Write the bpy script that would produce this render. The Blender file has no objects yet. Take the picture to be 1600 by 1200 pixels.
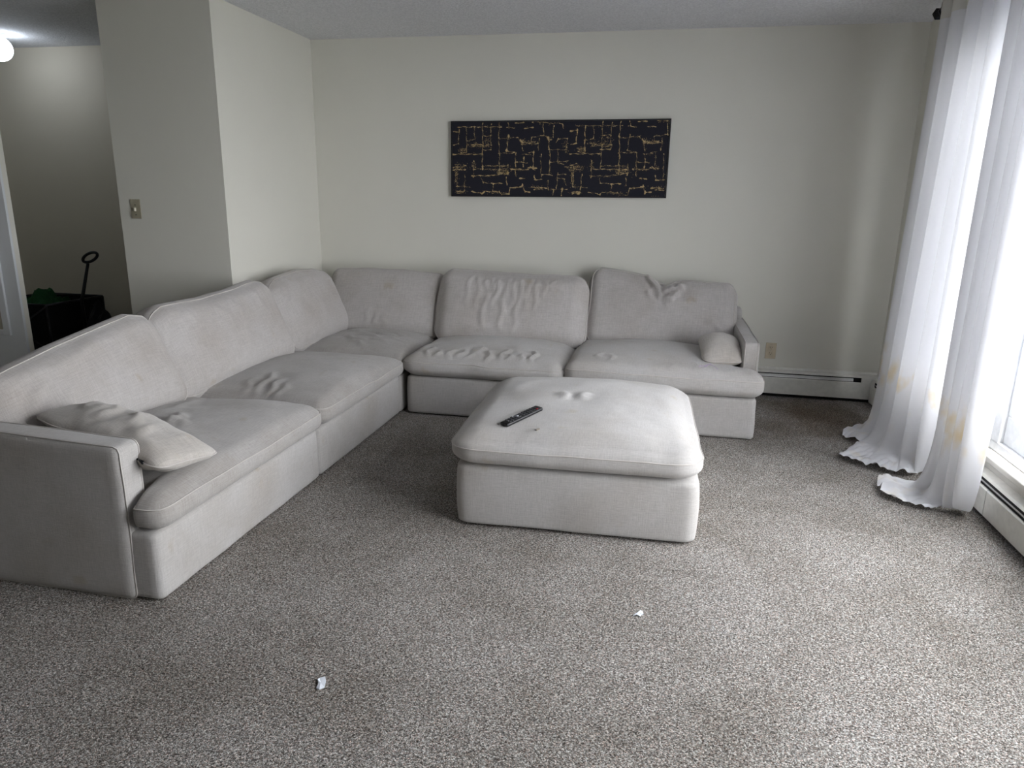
import bpy, bmesh, math, random
import numpy as np
from mathutils import Vector, Matrix
random.seed(7)
rng = np.random.RandomState(11)
S = bpy.context.scene
COL = S.collection

# ------------------------------------------------------------------ camera
W = 4.16; H = 2.44
cam = bpy.data.cameras.new('camera'); camo = bpy.data.objects.new('camera', cam); COL.objects.link(camo)
cr = Vector((0.9783883724183398, 0.20609113850807248, 0.016811762103917403))
cu = Vector((-0.06826544916707472, 0.24519251737432798, 0.9670679696245023))
cf = Vector((-0.1951820206028459, 0.9473157193101391, -0.2539624121426316))
CAM = Vector((2.6316291312059428, -5.238042359185571, 1.3458186427011907))
m = Matrix((cr, cu, -cf)).transposed().to_4x4(); m.translation = CAM
camo.matrix_world = m
cam.sensor_fit = 'HORIZONTAL'; cam.sensor_width = 36; cam.lens = 1108.74 / 1600 * 36
cam.clip_start = 0.05; cam.clip_end = 200
S.camera = camo

# ------------------------------------------------------------------ world, sun, exposure
wd = bpy.data.worlds.new('sky'); S.world = wd; wd.use_nodes = True
bg = wd.node_tree.nodes['Background']
bg.inputs[0].default_value = (0.955, 0.97, 1.0, 1); bg.inputs[1].default_value = 5.6
sun = bpy.data.lights.new('sun', 'SUN'); suno = bpy.data.objects.new('sun', sun); COL.objects.link(suno)
sun.energy = 7.0; sun.angle = math.radians(0.6); sun.color = (1.0, 0.95, 0.86)
suno.location = (7, -4, 6)
suno.rotation_euler = Vector((-0.10, 0.35, -1.0)).to_track_quat('-Z', 'Y').to_euler()
for nm, ya, yb in (('window_portal', -.8, -4.4),):
    por = bpy.data.lights.new(nm, 'AREA'); poro = bpy.data.objects.new(nm, por); COL.objects.link(poro)
    por.shape = 'RECTANGLE'; por.size = 1.95; por.size_y = ya - yb; por.cycles.is_portal = True
    poro.location = (W + 0.2, (ya + yb) / 2, 1.22); poro.rotation_euler = (0, math.radians(90), 0)
S.view_settings.view_transform = 'Standard'; S.view_settings.look = 'None'
S.view_settings.gamma = 1; S.view_settings.use_curve_mapping = False
S.view_settings.exposure = 1.36

# ------------------------------------------------------------------ helpers
def link(o, parent=None, **kw):
    COL.objects.link(o)
    if parent is not None: o.parent = parent
    for k, v in kw.items(): o[k] = v
    return o
def empty(name, loc, label, cat, group=None):
    o = bpy.data.objects.new(name, None); o.location = loc; o.empty_display_size = .1
    COL.objects.link(o); o['label'] = label; o['category'] = cat
    if group: o['group'] = group
    return o
def root_loc(parent):
    v = Vector((0, 0, 0))
    while parent is not None: v += Vector(parent.location); parent = parent.parent
    return v
def mesh_obj(name, verts, faces, mat, parent=None, uvs=None, smooth=True, **kw):
    """verts are given in world space; stored relative to the parent's base"""
    off = root_loc(parent)
    me = bpy.data.meshes.new(name)
    V = np.array(verts, dtype=float) - np.array(off)
    me.from_pydata(V.tolist(), [], faces if isinstance(faces, list) else faces.tolist())
    if uvs is not None:
        ul = me.uv_layers.new(name='uv')
        ul.data.foreach_set('uv', np.asarray(uvs, dtype=np.float32).ravel())
    if smooth: me.polygons.foreach_set('use_smooth', [True] * len(me.polygons))
    me.materials.append(mat); me.update()
    return link(bpy.data.objects.new(name, me), parent, **kw)
def bm_obj(name, bm, mat, parent=None, smooth=False, **kw):
    off = root_loc(parent)
    bmesh.ops.translate(bm, verts=bm.verts, vec=-off)
    bmesh.ops.recalc_face_normals(bm, faces=bm.faces)
    me = bpy.data.meshes.new(name); bm.to_mesh(me); bm.free()
    if smooth: me.polygons.foreach_set('use_smooth', [True] * len(me.polygons))
    me.materials.append(mat)
    return link(bpy.data.objects.new(name, me), parent, **kw)
def bx(bm, a, b, bev=0, seg=2):
    lo = [min(a[i], b[i]) for i in range(3)]; hi = [max(a[i], b[i]) for i in range(3)]
    r = bmesh.ops.create_cube(bm, size=1)
    vs = r['verts']
    for v in vs: v.co = Vector([lo[i] + (v.co[i] + .5) * (hi[i] - lo[i]) for i in range(3)])
    if bev:
        es = list({e for v in vs for e in v.link_edges})
        bmesh.ops.bevel(bm, geom=es, offset=bev, segments=seg, profile=.5, affect='EDGES')
    return bm
def box(name, a, b, mat, parent=None, bev=0, **kw):
    bm = bmesh.new(); bx(bm, a, b, bev); return bm_obj(name, bm, mat, parent, **kw)
def tube(pts, r, n=8, closed=False, cap=True):
    pts = [Vector(p) for p in pts]; vs = []; fs = []; N = len(pts)
    rr = r if hasattr(r, '__len__') else [r] * N
    up = None
    for i, p in enumerate(pts):
        if closed: t = pts[(i + 1) % N] - pts[i - 1]
        else: t = pts[min(i + 1, N - 1)] - pts[max(i - 1, 0)]
        t.normalize()
        if up is None:
            up = Vector((0, 0, 1)) if abs(t.z) < .9 else Vector((1, 0, 0))
        up = (up - t * up.dot(t)).normalized(); s = t.cross(up)
        for k in range(n):
            a = 2 * math.pi * k / n
            vs.append(p + (up * math.cos(a) + s * math.sin(a)) * rr[i])
    for i in range(N if closed else N - 1):
        j = (i + 1) % N
        for k in range(n):
            fs.append((i * n + k, i * n + (k + 1) % n, j * n + (k + 1) % n, j * n + k))
    if cap and not closed:
        fs.append(tuple(range(n))[::-1]); fs.append(tuple((N - 1) * n + k for k in range(n)))
    return [tuple(v) for v in vs], fs
def tube_obj(name, pts, r, mat, parent=None, n=8, closed=False, **kw):
    v, f = tube(pts, r, n, closed); return mesh_obj(name, v, f, mat, parent, **kw)
def lathe(prof, c, axis, n=24):
    """prof: (radius, height) pairs along axis from c"""
    ax = Vector(axis).normalized(); up = Vector((0, 0, 1)) if abs(ax.z) < .9 else Vector((1, 0, 0))
    e1 = ax.cross(up).normalized(); e2 = ax.cross(e1); vs = []; fs = []
    for r_, h in prof:
        for k in range(n):
            a = 2 * math.pi * k / n
            vs.append(tuple(Vector(c) + ax * h + (e1 * math.cos(a) + e2 * math.sin(a)) * r_))
    for i in range(len(prof) - 1):
        for k in range(n):
            fs.append((i * n + k, i * n + (k + 1) % n, (i + 1) * n + (k + 1) % n, (i + 1) * n + k))
    fs.append(tuple(range(n))[::-1]); fs.append(tuple((len(prof) - 1) * n + k for k in range(n)))
    return vs, fs

# numpy value noise
_tab = rng.rand(64, 64, 64)
def vnoise(x, y, z, sc=1.0, seed=0):
    x = np.asarray(x) * sc + seed * 7.13; y = np.asarray(y) * sc + seed * 3.71; z = np.asarray(z) * sc + seed * 1.93
    xi, yi, zi = np.floor(x).astype(int), np.floor(y).astype(int), np.floor(z).astype(int)
    fx, fy, fz = x - xi, y - yi, z - zi
    fx, fy, fz = [t * t * (3 - 2 * t) for t in (fx, fy, fz)]
    def g(a, b, c): return _tab[(xi + a) % 64, (yi + b) % 64, (zi + c) % 64]
    c00 = g(0,0,0)*(1-fx)+g(1,0,0)*fx; c10 = g(0,1,0)*(1-fx)+g(1,1,0)*fx
    c01 = g(0,0,1)*(1-fx)+g(1,0,1)*fx; c11 = g(0,1,1)*(1-fx)+g(1,1,1)*fx
    c0 = c00*(1-fy)+c10*fy; c1 = c01*(1-fy)+c11*fy
    return (c0*(1-fz)+c1*fz) * 2 - 1
def sstep(a, b, x):
    t = np.clip((x - a) / (b - a), 0, 1); return t * t * (3 - 2 * t)

# ------------------------------------------------------------------ materials
def newmat(name):
    mt = bpy.data.materials.new(name); mt.use_nodes = True
    nt = mt.node_tree; return mt, nt, nt.nodes['Principled BSDF']
def N(nt, t, **kw):
    n = nt.nodes.new(t)
    for k, v in kw.items():
        if k in n.inputs.keys(): n.inputs[k].default_value = v
        else: setattr(n, k, v)
    return n
def ramp(nt, fac, stops):
    r = nt.nodes.new('ShaderNodeValToRGB'); els = r.color_ramp.elements
    while len(els) < len(stops): els.new(.5)
    for e, (p, c) in zip(els, stops): e.position = p; e.color = (*c, 1) if len(c) == 3 else c
    nt.links.new(fac, r.inputs[0]); return r.outputs[0]
def mix(nt, a, b, fac, mode='MIX'):
    n = nt.nodes.new('ShaderNodeMix'); n.data_type = 'RGBA'; n.blend_type = mode
    for s, v in ((0, fac), (6, a), (7, b)):
        if hasattr(v, 'links') or hasattr(v, 'is_linked'): nt.links.new(v, n.inputs[s])
        else: n.inputs[s].default_value = v if s == 0 else (*v, 1)
    return n.outputs[2]
def plain(name, c, rough=.6, metal=0, spec=.4, emit=None, es=0):
    mt, nt, b = newmat(name)
    tc = N(nt, 'ShaderNodeTexCoord'); nz = N(nt, 'ShaderNodeTexNoise', Scale=30.0, Detail=3.0)
    nt.links.new(tc.outputs['Object'], nz.inputs['Vector'])
    col = ramp(nt, nz.outputs[0], [(.3, tuple(x * .93 for x in c)), (.7, tuple(min(1, x * 1.05) for x in c))])
    nt.links.new(col, b.inputs['Base Color'])
    b.inputs['Roughness'].default_value = rough; b.inputs['Metallic'].default_value = metal
    b.inputs['Specular IOR Level'].default_value = spec
    if emit: b.inputs['Emission Color'].default_value = (*emit, 1); b.inputs['Emission Strength'].default_value = es
    return mt
def bump(nt, b, h, st, dist):
    n = N(nt, 'ShaderNodeBump', Strength=st, Distance=dist)
    nt.links.new(h, n.inputs['Height']); nt.links.new(n.outputs[0], b.inputs['Normal']); return n

def linen(name, c1, c2, seed=0.0):
    mt, nt, b = newmat(name); L = nt.links.new
    uv = N(nt, 'ShaderNodeUVMap'); uv.uv_map = 'uv'
    def thread(sx, sy):
        mp = N(nt, 'ShaderNodeMapping'); mp.inputs['Scale'].default_value = (sx, sy, 1); mp.inputs['Location'].default_value = (seed, seed, seed)
        L(uv.outputs[0], mp.inputs[0]); nz = N(nt, 'ShaderNodeTexNoise', Scale=1.0, Detail=3.0, Roughness=.6)
        L(mp.outputs[0], nz.inputs['Vector']); return nz.outputs[0]
    a = thread(620, 45); c = thread(45, 620); a2 = thread(260, 14); c2_ = thread(14, 260)
    ad = N(nt, 'ShaderNodeMath', operation='ADD'); L(a, ad.inputs[0]); L(c, ad.inputs[1])
    ad2 = N(nt, 'ShaderNodeMath', operation='ADD'); L(a2, ad2.inputs[0]); L(c2_, ad2.inputs[1])
    sm = N(nt, 'ShaderNodeMath', operation='ADD'); L(ad.outputs[0], sm.inputs[0]); L(ad2.outputs[0], sm.inputs[1])
    hf = N(nt, 'ShaderNodeMath', operation='MULTIPLY'); L(sm.outputs[0], hf.inputs[0]); hf.inputs[1].default_value = .25
    col = ramp(nt, hf.outputs[0], [(.36, c1), (.62, c2)])
    tc = N(nt, 'ShaderNodeTexCoord'); g = N(nt, 'ShaderNodeTexNoise', Scale=3.2, Detail=4.0, Roughness=.55)
    L(tc.outputs['Object'], g.inputs['Vector'])
    soil = ramp(nt, g.outputs[0], [(.42, (1, 1, 1)), (.72, (.86, .83, .79))])
    col = mix(nt, col, soil, 1.0, 'MULTIPLY')
    g2 = N(nt, 'ShaderNodeTexNoise', Scale=9.0, Detail=2.0); L(tc.outputs['Object'], g2.inputs['Vector'])
    spot = ramp(nt, g2.outputs[0], [(.68, (1, 1, 1)), (.78, (.90, .84, .74))])
    col = mix(nt, col, spot, .8, 'MULTIPLY')
    L(col, b.inputs['Base Color']); b.inputs['Roughness'].default_value = .95; b.inputs['Specular IOR Level'].default_value = .15
    b.inputs['Sheen Weight'].default_value = .25; b.inputs['Sheen Roughness'].default_value = .6
    bump(nt, b, hf.outputs[0], .55, .003)
    return mt
FAB = linen('linen_fabric', (.365, .35, .337), (.53, .512, .497))
FAB2 = linen('linen_fabric_back', (.372, .348, .333), (.535, .51, .492), 3.3)
FABS = linen('linen_fabric_soiled_shaded', (.29, .275, .26), (.45, .43, .412), 6.1)  # left and corner seats: light grime plus some shade mixed into the colour
PIPE = plain('linen_piping', (.52, .49, .46), .9)
PILLOW = linen('pillow_linen', (.37, .345, .32), (.56, .53, .495), 9.1)

def wallmat(name, c):
    mt, nt, b = newmat(name); L = nt.links.new
    tc = N(nt, 'ShaderNodeTexCoord'); g = N(nt, 'ShaderNodeTexNoise', Scale=1.3, Detail=4.0)
    L(tc.outputs['Object'], g.inputs['Vector'])
    L(ramp(nt, g.outputs[0], [(.3, tuple(x * .975 for x in c)), (.7, tuple(x * 1.02 for x in c))]), b.inputs['Base Color'])
    h = N(nt, 'ShaderNodeTexNoise', Scale=260.0, Detail=2.0); L(tc.outputs['Object'], h.inputs['Vector'])
    bump(nt, b, h.outputs[0], .10, .002); b.inputs['Roughness'].default_value = .75; b.inputs['Specular IOR Level'].default_value = .25
    return mt
WALL = wallmat('cream_wall_paint', (.74, .725, .655))
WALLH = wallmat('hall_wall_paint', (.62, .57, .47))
WTRIM = wallmat('white_trim_paint', (.74, .76, .78))

CEIL, nt, b = newmat('stippled_ceiling'); L = nt.links.new
tc = N(nt, 'ShaderNodeTexCoord'); v = N(nt, 'ShaderNodeTexNoise', Scale=85.0, Detail=4.0, Roughness=.65); L(tc.outputs['Object'], v.inputs['Vector'])
L(ramp(nt, v.outputs[0], [(.35, (.74, .745, .77)), (.65, (.92, .925, .95))]), b.inputs['Base Color'])
bump(nt, b, v.outputs[0], .8, .012); b.inputs['Roughness'].default_value = .95; b.inputs['Specular IOR Level'].default_value = .1

CARP, nt, b = newmat('flecked_carpet'); L = nt.links.new
tc = N(nt, 'ShaderNodeTexCoord')
vo = N(nt, 'ShaderNodeTexVoronoi', Scale=340.0); L(tc.outputs['Object'], vo.inputs['Vector'])
sx = N(nt, 'ShaderNodeSeparateColor'); L(vo.outputs['Color'], sx.inputs[0])
v2 = N(nt, 'ShaderNodeTexNoise', Scale=150.0, Detail=2.0); L(tc.outputs['Object'], v2.inputs['Vector'])
ma = N(nt, 'ShaderNodeMath', operation='MULTIPLY_ADD'); L(v2.outputs[0], ma.inputs[0]); ma.inputs[1].default_value = .9; ma2 = N(nt, 'ShaderNodeMath', operation='MULTIPLY_ADD'); L(sx.outputs[0], ma2.inputs[0]); ma2.inputs[1].default_value = .6; ma2.inputs[2].default_value = -.25; L(ma2.outputs[0], ma.inputs[2])
v = ma
c = ramp(nt, ma.outputs[0], [(.12, (.038, .034, .030)), (.45, (.215, .202, .185)), (.62, (.345, .33, .305)), (.84, (.68, .66, .625))])
tint = ramp(nt, sx.outputs[1], [(.12, (1.0, .82, .76)), (.3, (1, 1, 1)), (.8, (1, 1, 1)), (.95, (.84, .90, .95))])
c = mix(nt, c, tint, .8, 'MULTIPLY')
g = N(nt, 'ShaderNodeTexNoise', Scale=2.6, Detail=4.0, Roughness=.6); L(tc.outputs['Object'], g.inputs['Vector'])
c = mix(nt, c, ramp(nt, g.outputs[0], [(.34, (.80, .785, .76)), (.62, (1.04, 1.04, 1.04))]), 1.0, 'MULTIPLY')
# trodden brown patch beside the sofa's right end
sp = N(nt, 'ShaderNodeMapping'); sp.inputs['Location'].default_value = (-3.72, .55, 0); L(tc.outputs['Object'], sp.inputs[0])
ln = N(nt, 'ShaderNodeVectorMath', operation='LENGTH'); L(sp.outputs[0], ln.inputs[0])
na = N(nt, 'ShaderNodeMath', operation='MULTIPLY_ADD'); L(g.outputs[0], na.inputs[0]); na.inputs[1].default_value = .9; L(ln.outputs['Value'], na.inputs[2])
c = mix(nt, c, ramp(nt, na.outputs[0], [(.55, (.70, .62, .54)), (.98, (1, 1, 1))]), 1.0, 'MULTIPLY')
L(c, b.inputs['Base Color'])
hh = N(nt, 'ShaderNodeMath', operation='SUBTRACT'); L(v.outputs[0], hh.inputs[0]); L(vo.outputs[0], hh.inputs[1])
bump(nt, b, hh.outputs[0], .5, .005); b.inputs['Roughness'].default_value = 1; b.inputs['Specular IOR Level'].default_value = .05

def cloth(name, c, stain=False, tr=.5):
    mt, nt, b = newmat(name); L = nt.links.new
    tc = N(nt, 'ShaderNodeTexCoord'); uv = N(nt, 'ShaderNodeUVMap'); uv.uv_map = 'uv'
    g = N(nt, 'ShaderNodeTexNoise', Scale=2.0, Detail=3.0); L(tc.outputs['Object'], g.inputs['Vector'])
    col = ramp(nt, g.outputs[0], [(.35, tuple(x * .97 for x in c)), (.65, c)])
    if stain:   # tea-coloured marks in a band low down
        mp = N(nt, 'ShaderNodeMapping'); mp.inputs['Scale'].default_value = (9, 9, 5); L(tc.outputs['Object'], mp.inputs[0])
        s = N(nt, 'ShaderNodeTexNoise', Scale=1.0, Detail=3.0); L(mp.outputs[0], s.inputs['Vector'])
        sx = N(nt, 'ShaderNodeSeparateXYZ'); L(tc.outputs['Object'], sx.inputs[0])
        band = ramp(nt, sx.outputs['Z'], [(.02, (.3,)*3), (.10, (.12,)*3), (.24, (.2,)*3), (.34, (1,)*3), (.46, (.9,)*3), (.56, (0,)*3)])
        k = ramp(nt, s.outputs[0], [(.52, (0, 0, 0)), (.72, (1, 1, 1))])
        kk = N(nt, 'ShaderNodeMath', operation='MULTIPLY'); L(band, kk.inputs[0]); L(k, kk.inputs[1])
        col = mix(nt, col, (.74, .60, .36), kk.outputs[0])
    b.inputs['Roughness'].default_value = .9; b.inputs['Specular IOR Level'].default_value = .1
    L(col, b.inputs['Base Color'])
    w = N(nt, 'ShaderNodeMapping'); w.inputs['Scale'].default_value = (900, 900, 1); L(uv.outputs[0], w.inputs[0])
    wn = N(nt, 'ShaderNodeTexNoise', Scale=1.0, Detail=1.0); L(w.outputs[0], wn.inputs['Vector'])
    bump(nt, b, wn.outputs[0], .2, .001)
    t = N(nt, 'ShaderNodeBsdfTranslucent'); L(col, t.inputs[0])
    mx = N(nt, 'ShaderNodeMixShader'); mx.inputs[0].default_value = tr
    L(b.outputs[0], mx.inputs[1]); L(t.outputs[0], mx.inputs[2])
    L(mx.outputs[0], nt.nodes['Material Output'].inputs[0])
    return mt
CURT = cloth('white_curtain_cloth', (.82, .82, .84), True, .125)
CURTH = cloth('curtain_header_cloth', (.80, .79, .74), False, .12)
BLACK = plain('black_paint', (.012, .012, .014), .45)
BLACKM = plain('black_metal', (.018, .018, .02), .35, .6)
HEAT = plain('heater_enamel', (.70, .69, .64), .4)
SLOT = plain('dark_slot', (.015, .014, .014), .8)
ALU = plain('damper_metal', (.55, .55, .54), .45, .3)
VINYL = plain('window_vinyl', (.78, .80, .82), .35)
SILLM = wallmat('worn_sill_paint', (.66, .64, .60))
BEIGE = plain('almond_plastic', (.60, .52, .38), .35)
IVORY = plain('ivory_plastic', (.36, .33, .24), .35)
IVORYL = plain('pale_ivory_plastic', (.72, .68, .56), .35)
CHROME = plain('brushed_nickel', (.45, .44, .42), .3, .9)
PAPER = plain('white_paper', (.82, .86, .92), .8)
CANVAS = plain('black_canvas', (.018, .018, .026), .75, 0, .2)
GOLD, nt, b = newmat('gold_leaf_paint')
tc = N(nt, 'ShaderNodeTexCoord'); gz = N(nt, 'ShaderNodeTexNoise', Scale=60.0, Detail=4.0); nt.links.new(tc.outputs['Object'], gz.inputs['Vector'])
nt.links.new(ramp(nt, gz.outputs[0], [(.3, (.28, .19, .07)), (.6, (.60, .45, .22)), (.8, (.74, .60, .37))]), b.inputs['Base Color'])
b.inputs['Roughness'].default_value = .55; b.inputs['Metallic'].default_value = .25
GLASS, nt, b = newmat('window_glass')
for n_ in list(nt.nodes):
    if n_.type == 'BSDF_PRINCIPLED': nt.nodes.remove(n_)
tr = N(nt, 'ShaderNodeBsdfTransparent'); tr.inputs[0].default_value = (.955, .96, .965, 1)
gl = N(nt, 'ShaderNodeBsdfGlossy'); gl.inputs['Roughness'].default_value = .02
lw = N(nt, 'ShaderNodeLayerWeight'); pw = N(nt, 'ShaderNodeMath', operation='POWER'); nt.links.new(lw.outputs['Facing'], pw.inputs[0]); pw.inputs[1].default_value = 4.0
fr = N(nt, 'ShaderNodeMath', operation='MULTIPLY_ADD'); nt.links.new(pw.outputs[0], fr.inputs[0]); fr.inputs[1].default_value = .45; fr.inputs[2].default_value = .03
ms = N(nt, 'ShaderNodeMixShader'); nt.links.new(fr.outputs[0], ms.inputs[0]); nt.links.new(tr.outputs[0], ms.inputs[1]); nt.links.new(gl.outputs[0], ms.inputs[2])
nt.links.new(ms.outputs[0], nt.nodes['Material Output'].inputs[0])

# ------------------------------------------------------------------ room shell
XL = -3.3; YR = -8.2
def struct(o): o['kind'] = 'structure'; return o
struct(box('floor', (XL - .1, YR - .1, -.1), (W + .12, .14, 0), CARP))
struct(box('ceiling', (XL - .1, YR - .1, H), (W + .22, .14, H + .1), CEIL))
struct(box('wall_back', (XL - .1, 0, 0), (W + .22, .12, H), WALL))
struct(box('wall_column', (-.7488, -1.2216, 0), (0, -.0005, H), WALL))
struct(box('wall_left', (XL - .12, YR, 0), (XL, 0, H), WALL))
struct(box('wall_hall', (XL, -1.2216, 0), (-1.60, -1.185, H), WALL))
struct(box('wall_rear', (XL - .1, YR - .12, 0), (W + .22, YR, H), WALL))
WY0, WY1, WZ0, WZ1 = -.80, -4.4, .24, 2.2
bm = bmesh.new()
bx(bm, (W, 0, 0), (W + .2, WY0, H)); bx(bm, (W, WY1, 0), (W + .2, YR, H))
for a_, b_ in ((WY0, WY1),): bx(bm, (W, a_, 0), (W + .2, b_, WZ0)); bx(bm, (W, a_, WZ1), (W + .2, b_, H))
struct(bm_obj('wall_right', bm, WALL))
# hall end wall painted a browner tone
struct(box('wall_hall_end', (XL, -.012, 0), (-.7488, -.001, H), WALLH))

# ---- window on the right
def build_window(nm, y_a, y_b, muls):
    win = bpy.data.objects.new(nm, None); win.location = (W, (y_a + y_b) / 2, WZ0); link(win, None, kind='structure')
    box('sill', (W - .035, y_a + .03, WZ0 - .012), (W + .17, y_b - .03, WZ0 + .014), SILLM, win, .004)
    box('apron', (W - .014, y_a + .03, WZ0 - .05), (W - .001, y_b - .03, WZ0 - .012), SILLM, win, .003)
    bm = bmesh.new()
    bx(bm, (W + .03, y_a, WZ0 + .014), (W + .15, y_b, WZ0 + .06), .004)
    bx(bm, (W + .03, y_a, WZ1 - .05), (W + .15, y_b, WZ1), .004)
    bx(bm, (W + .03, y_a, WZ0), (W + .15, y_a - .04, WZ1), .004)
    bx(bm, (W + .03, y_b, WZ0), (W + .15, y_b + .04, WZ1), .004)
    bm_obj('frame', bm, VINYL, win)
    for y in muls[1:-1]: box('mullion', (W + .03, y + .05, WZ0 + .05), (W + .15, y - .05, WZ1 - .04), VINYL, win, .004)
    NP = len(muls) - 1
    for i in range(NP):
        a = muls[i] - (.04 if i == 0 else .05); c_ = muls[i + 1] + (.04 if i == NP - 1 else .05)
        z0, z1 = WZ0 + .06, WZ1 - .05
        bm = bmesh.new()
        bx(bm, (W + .05, a, z0), (W + .09, c_, z0 + .13), .006)
        bx(bm, (W + .05, a, z1 - .05), (W + .09, c_, z1), .006)
        bx(bm, (W + .05, a, z0 + .13), (W + .09, a - .035, z1 - .05), .006)
        bx(bm, (W + .05, c_, z0 + .13), (W + .09, c_ + .035, z1 - .05), .006)
        sash = bm_obj('sash', bm, VINYL, win)
        box('pane', (W + .068, a - .03, z0 + .12), (W + .072, c_ + .03, z1 - .04), GLASS, sash)
        bm = bmesh.new()
        bx(bm, (W + .12, a, z0 + .05), (W + .14, c_, z0 + .10)); bx(bm, (W + .12, a - .06, z0 + .05), (W + .14, a - .10, z1))
        bm_obj('storm_frame', bm, VINYL, sash)
build_window('window_1', WY0, WY1, [WY0, -1.72, -3.05, WY1])
# outside: balcony slab, ground
OUT, nt, b = newmat('balcony_carpet'); L = nt.links.new
tc = N(nt, 'ShaderNodeTexCoord'); g = N(nt, 'ShaderNodeTexNoise', Scale=7.0, Detail=3.0); L(tc.outputs['Object'], g.inputs['Vector'])
L(ramp(nt, g.outputs[0], [(.40, (.030, .042, .085)), (.60, (.04, .05, .09)), (.68, (.13, .07, .11))]), b.inputs['Base Color']); b.inputs['Roughness'].default_value = .9
struct(box('floor_balcony', (W + .25, -8.5, -.25), (W + 3.6, 6.5, -.06), OUT))
RAIL = plain('grey_rail_paint', (.45, .46, .48), .5)
struct(box('trim_1', (W + 3.5, -8.5, 1.0), (W + 3.56, 6.5, 1.05), RAIL))
GRD = plain('distant_ground', (.42, .43, .40), .95)
struct(box('ground', (W + .3, -40, -6.2), (W + 80, 40, -6.0), GRD))

# ---- cased panel door on hall wall
d = bpy.data.objects.new('door_1', None); d.location = (-2.0, -1.2216, 0); link(d, None, kind='structure')
DY = -1.2216
bm = bmesh.new(); bx(bm, (-2.72, DY - .019, 0.01), (-1.598, DY - .001, 2.05), .002)
bm_obj('door_leaf', bm, WTRIM, d)
bm = bmesh.new(); f0, f1 = DY - .019, DY - .036
bx(bm, (-1.757, f0, .372), (-1.704, f1, 1.9), .004); bx(bm, (-2.62, f0, .372), (-2.58, f1, 1.9), .004)
bx(bm, (-2.58, f0, .372), (-1.757, f1, .411), .004); bx(bm, (-2.58, f0, 1.86), (-1.757, f1, 1.9), .004)
bm_obj('panel_moulding', bm, WTRIM, d)
box('door_panel', (-2.58, f0, .411), (-1.757, f0 - .005, 1.86), plain('cream_door_panel', (.50, .46, .38), .6), d)

# ---- baseboard heaters
def heater(name, label, axis, a0, a1, seams, slot0, slot1, damper1):
    """profile (depth from wall, z); axis 'x': runs along the back wall, 'y': along the right wall"""
    def P(s, dpt, z): return (s, -dpt, z) if axis == 'x' else (W - dpt, s, z)
    mid = (a0 + a1) / 2
    t = empty(name, P(mid, 0, 0), label, 'heater')
    def ext(nm, prof, s0, s1, mat, th=None, par=None):
        n = len(prof); vs = [P(s0, *q) for q in prof] + [P(s1, *q) for q in prof]
        fs = [(i, (i + 1) % n, n + (i + 1) % n, n + i) for i in range(n)] + [tuple(range(n))[::-1], tuple(range(n, 2 * n))]
        return mesh_obj(nm, vs, fs, mat, par or t, smooth=False)
    D = .07
    ext('back_plate', [(.001, .02), (.012, .02), (.012, .185), (.001, .205)], a0, a1, HEAT)
    ext('top_cover', [(.002, .178), (.050, .178), (.056, .172), (.060, .176), (.052, .186), (.002, .192)], a0, a1, HEAT)
    ext('slot_recess', [(.012, .12), (.058, .12), (.058, .174), (.012, .174)], a0 + .002, a1 - .002, SLOT)
    cuts = [a0] + seams + [a1]
    for i in range(len(cuts) - 1):
        s0, s1 = cuts[i], cuts[i + 1]; gp = .0018
        ext('front_panel', [(.058, .030), (D, .026), (D + .001, .138), (D - .004, .144), (.058, .142)], s0 + gp, s1 - gp, HEAT)
    ext('damper_blade', [(.056, .149), (.068, .148), (.064, .166), (.058, .168)] if axis == 'x' else [(.052, .156), (.0605, .155), (.0595, .161), (.052, .163)], slot0, damper1, ALU)
    for e0, e1 in ((a0, slot0), (slot1, a1)):
        if abs(e1 - e0) > .004:
            ext('end_cap', [(.012, .030), (D + .002, .026), (D + .002, .146), (.060, .186), (.012, .186)], min(e0, e1), max(e0, e1), HEAT)
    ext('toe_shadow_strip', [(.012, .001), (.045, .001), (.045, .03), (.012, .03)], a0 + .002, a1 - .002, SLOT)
    return t
heater('baseboard_heater', 'off-white baseboard heater along the back wall below the almond outlet', 'x', .2, W - .005, [2.2], .2, 4.043, 3.99)
heater('baseboard_heater', 'off-white baseboard heater under the window, running behind both curtains', 'y', -6.2, -.125, [-5.2, -3.6, -1.985], -6.2, -.17, -.19)

# ------------------------------------------------------------------ cushions
def sphmap(a, b, c):
    """cube corner excess [0,1]^3 -> sphere octant"""
    return (a * np.sqrt(np.maximum(0, 1 - b*b/2 - c*c/2 + b*b*c*c/3)),
            b * np.sqrt(np.maximum(0, 1 - c*c/2 - a*a/2 + c*c*a*a/3)),
            c * np.sqrt(np.maximum(0, 1 - a*a/2 - b*b/2 + a*a*b*b/3)))
def rounded(A, B, C, Wd, Hd, T, R, rt):
    """cube params in [-1,1] -> rounded box"""
    out = []
    ex = []
    for p, s, r in ((A, Wd/2, R), (B, Hd/2, R), (C, T/2, rt)):
        q = p * s; core = np.clip(q, -(s - r), s - r); out.append(core); ex.append((q - core) / r)
    sg = [np.sign(e) for e in ex]; e3 = sphmap(*[np.abs(e) for e in ex])
    return [o + s_ * e * r for o, s_, e, r in zip(out, sg, e3, (R, R, rt))]
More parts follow.
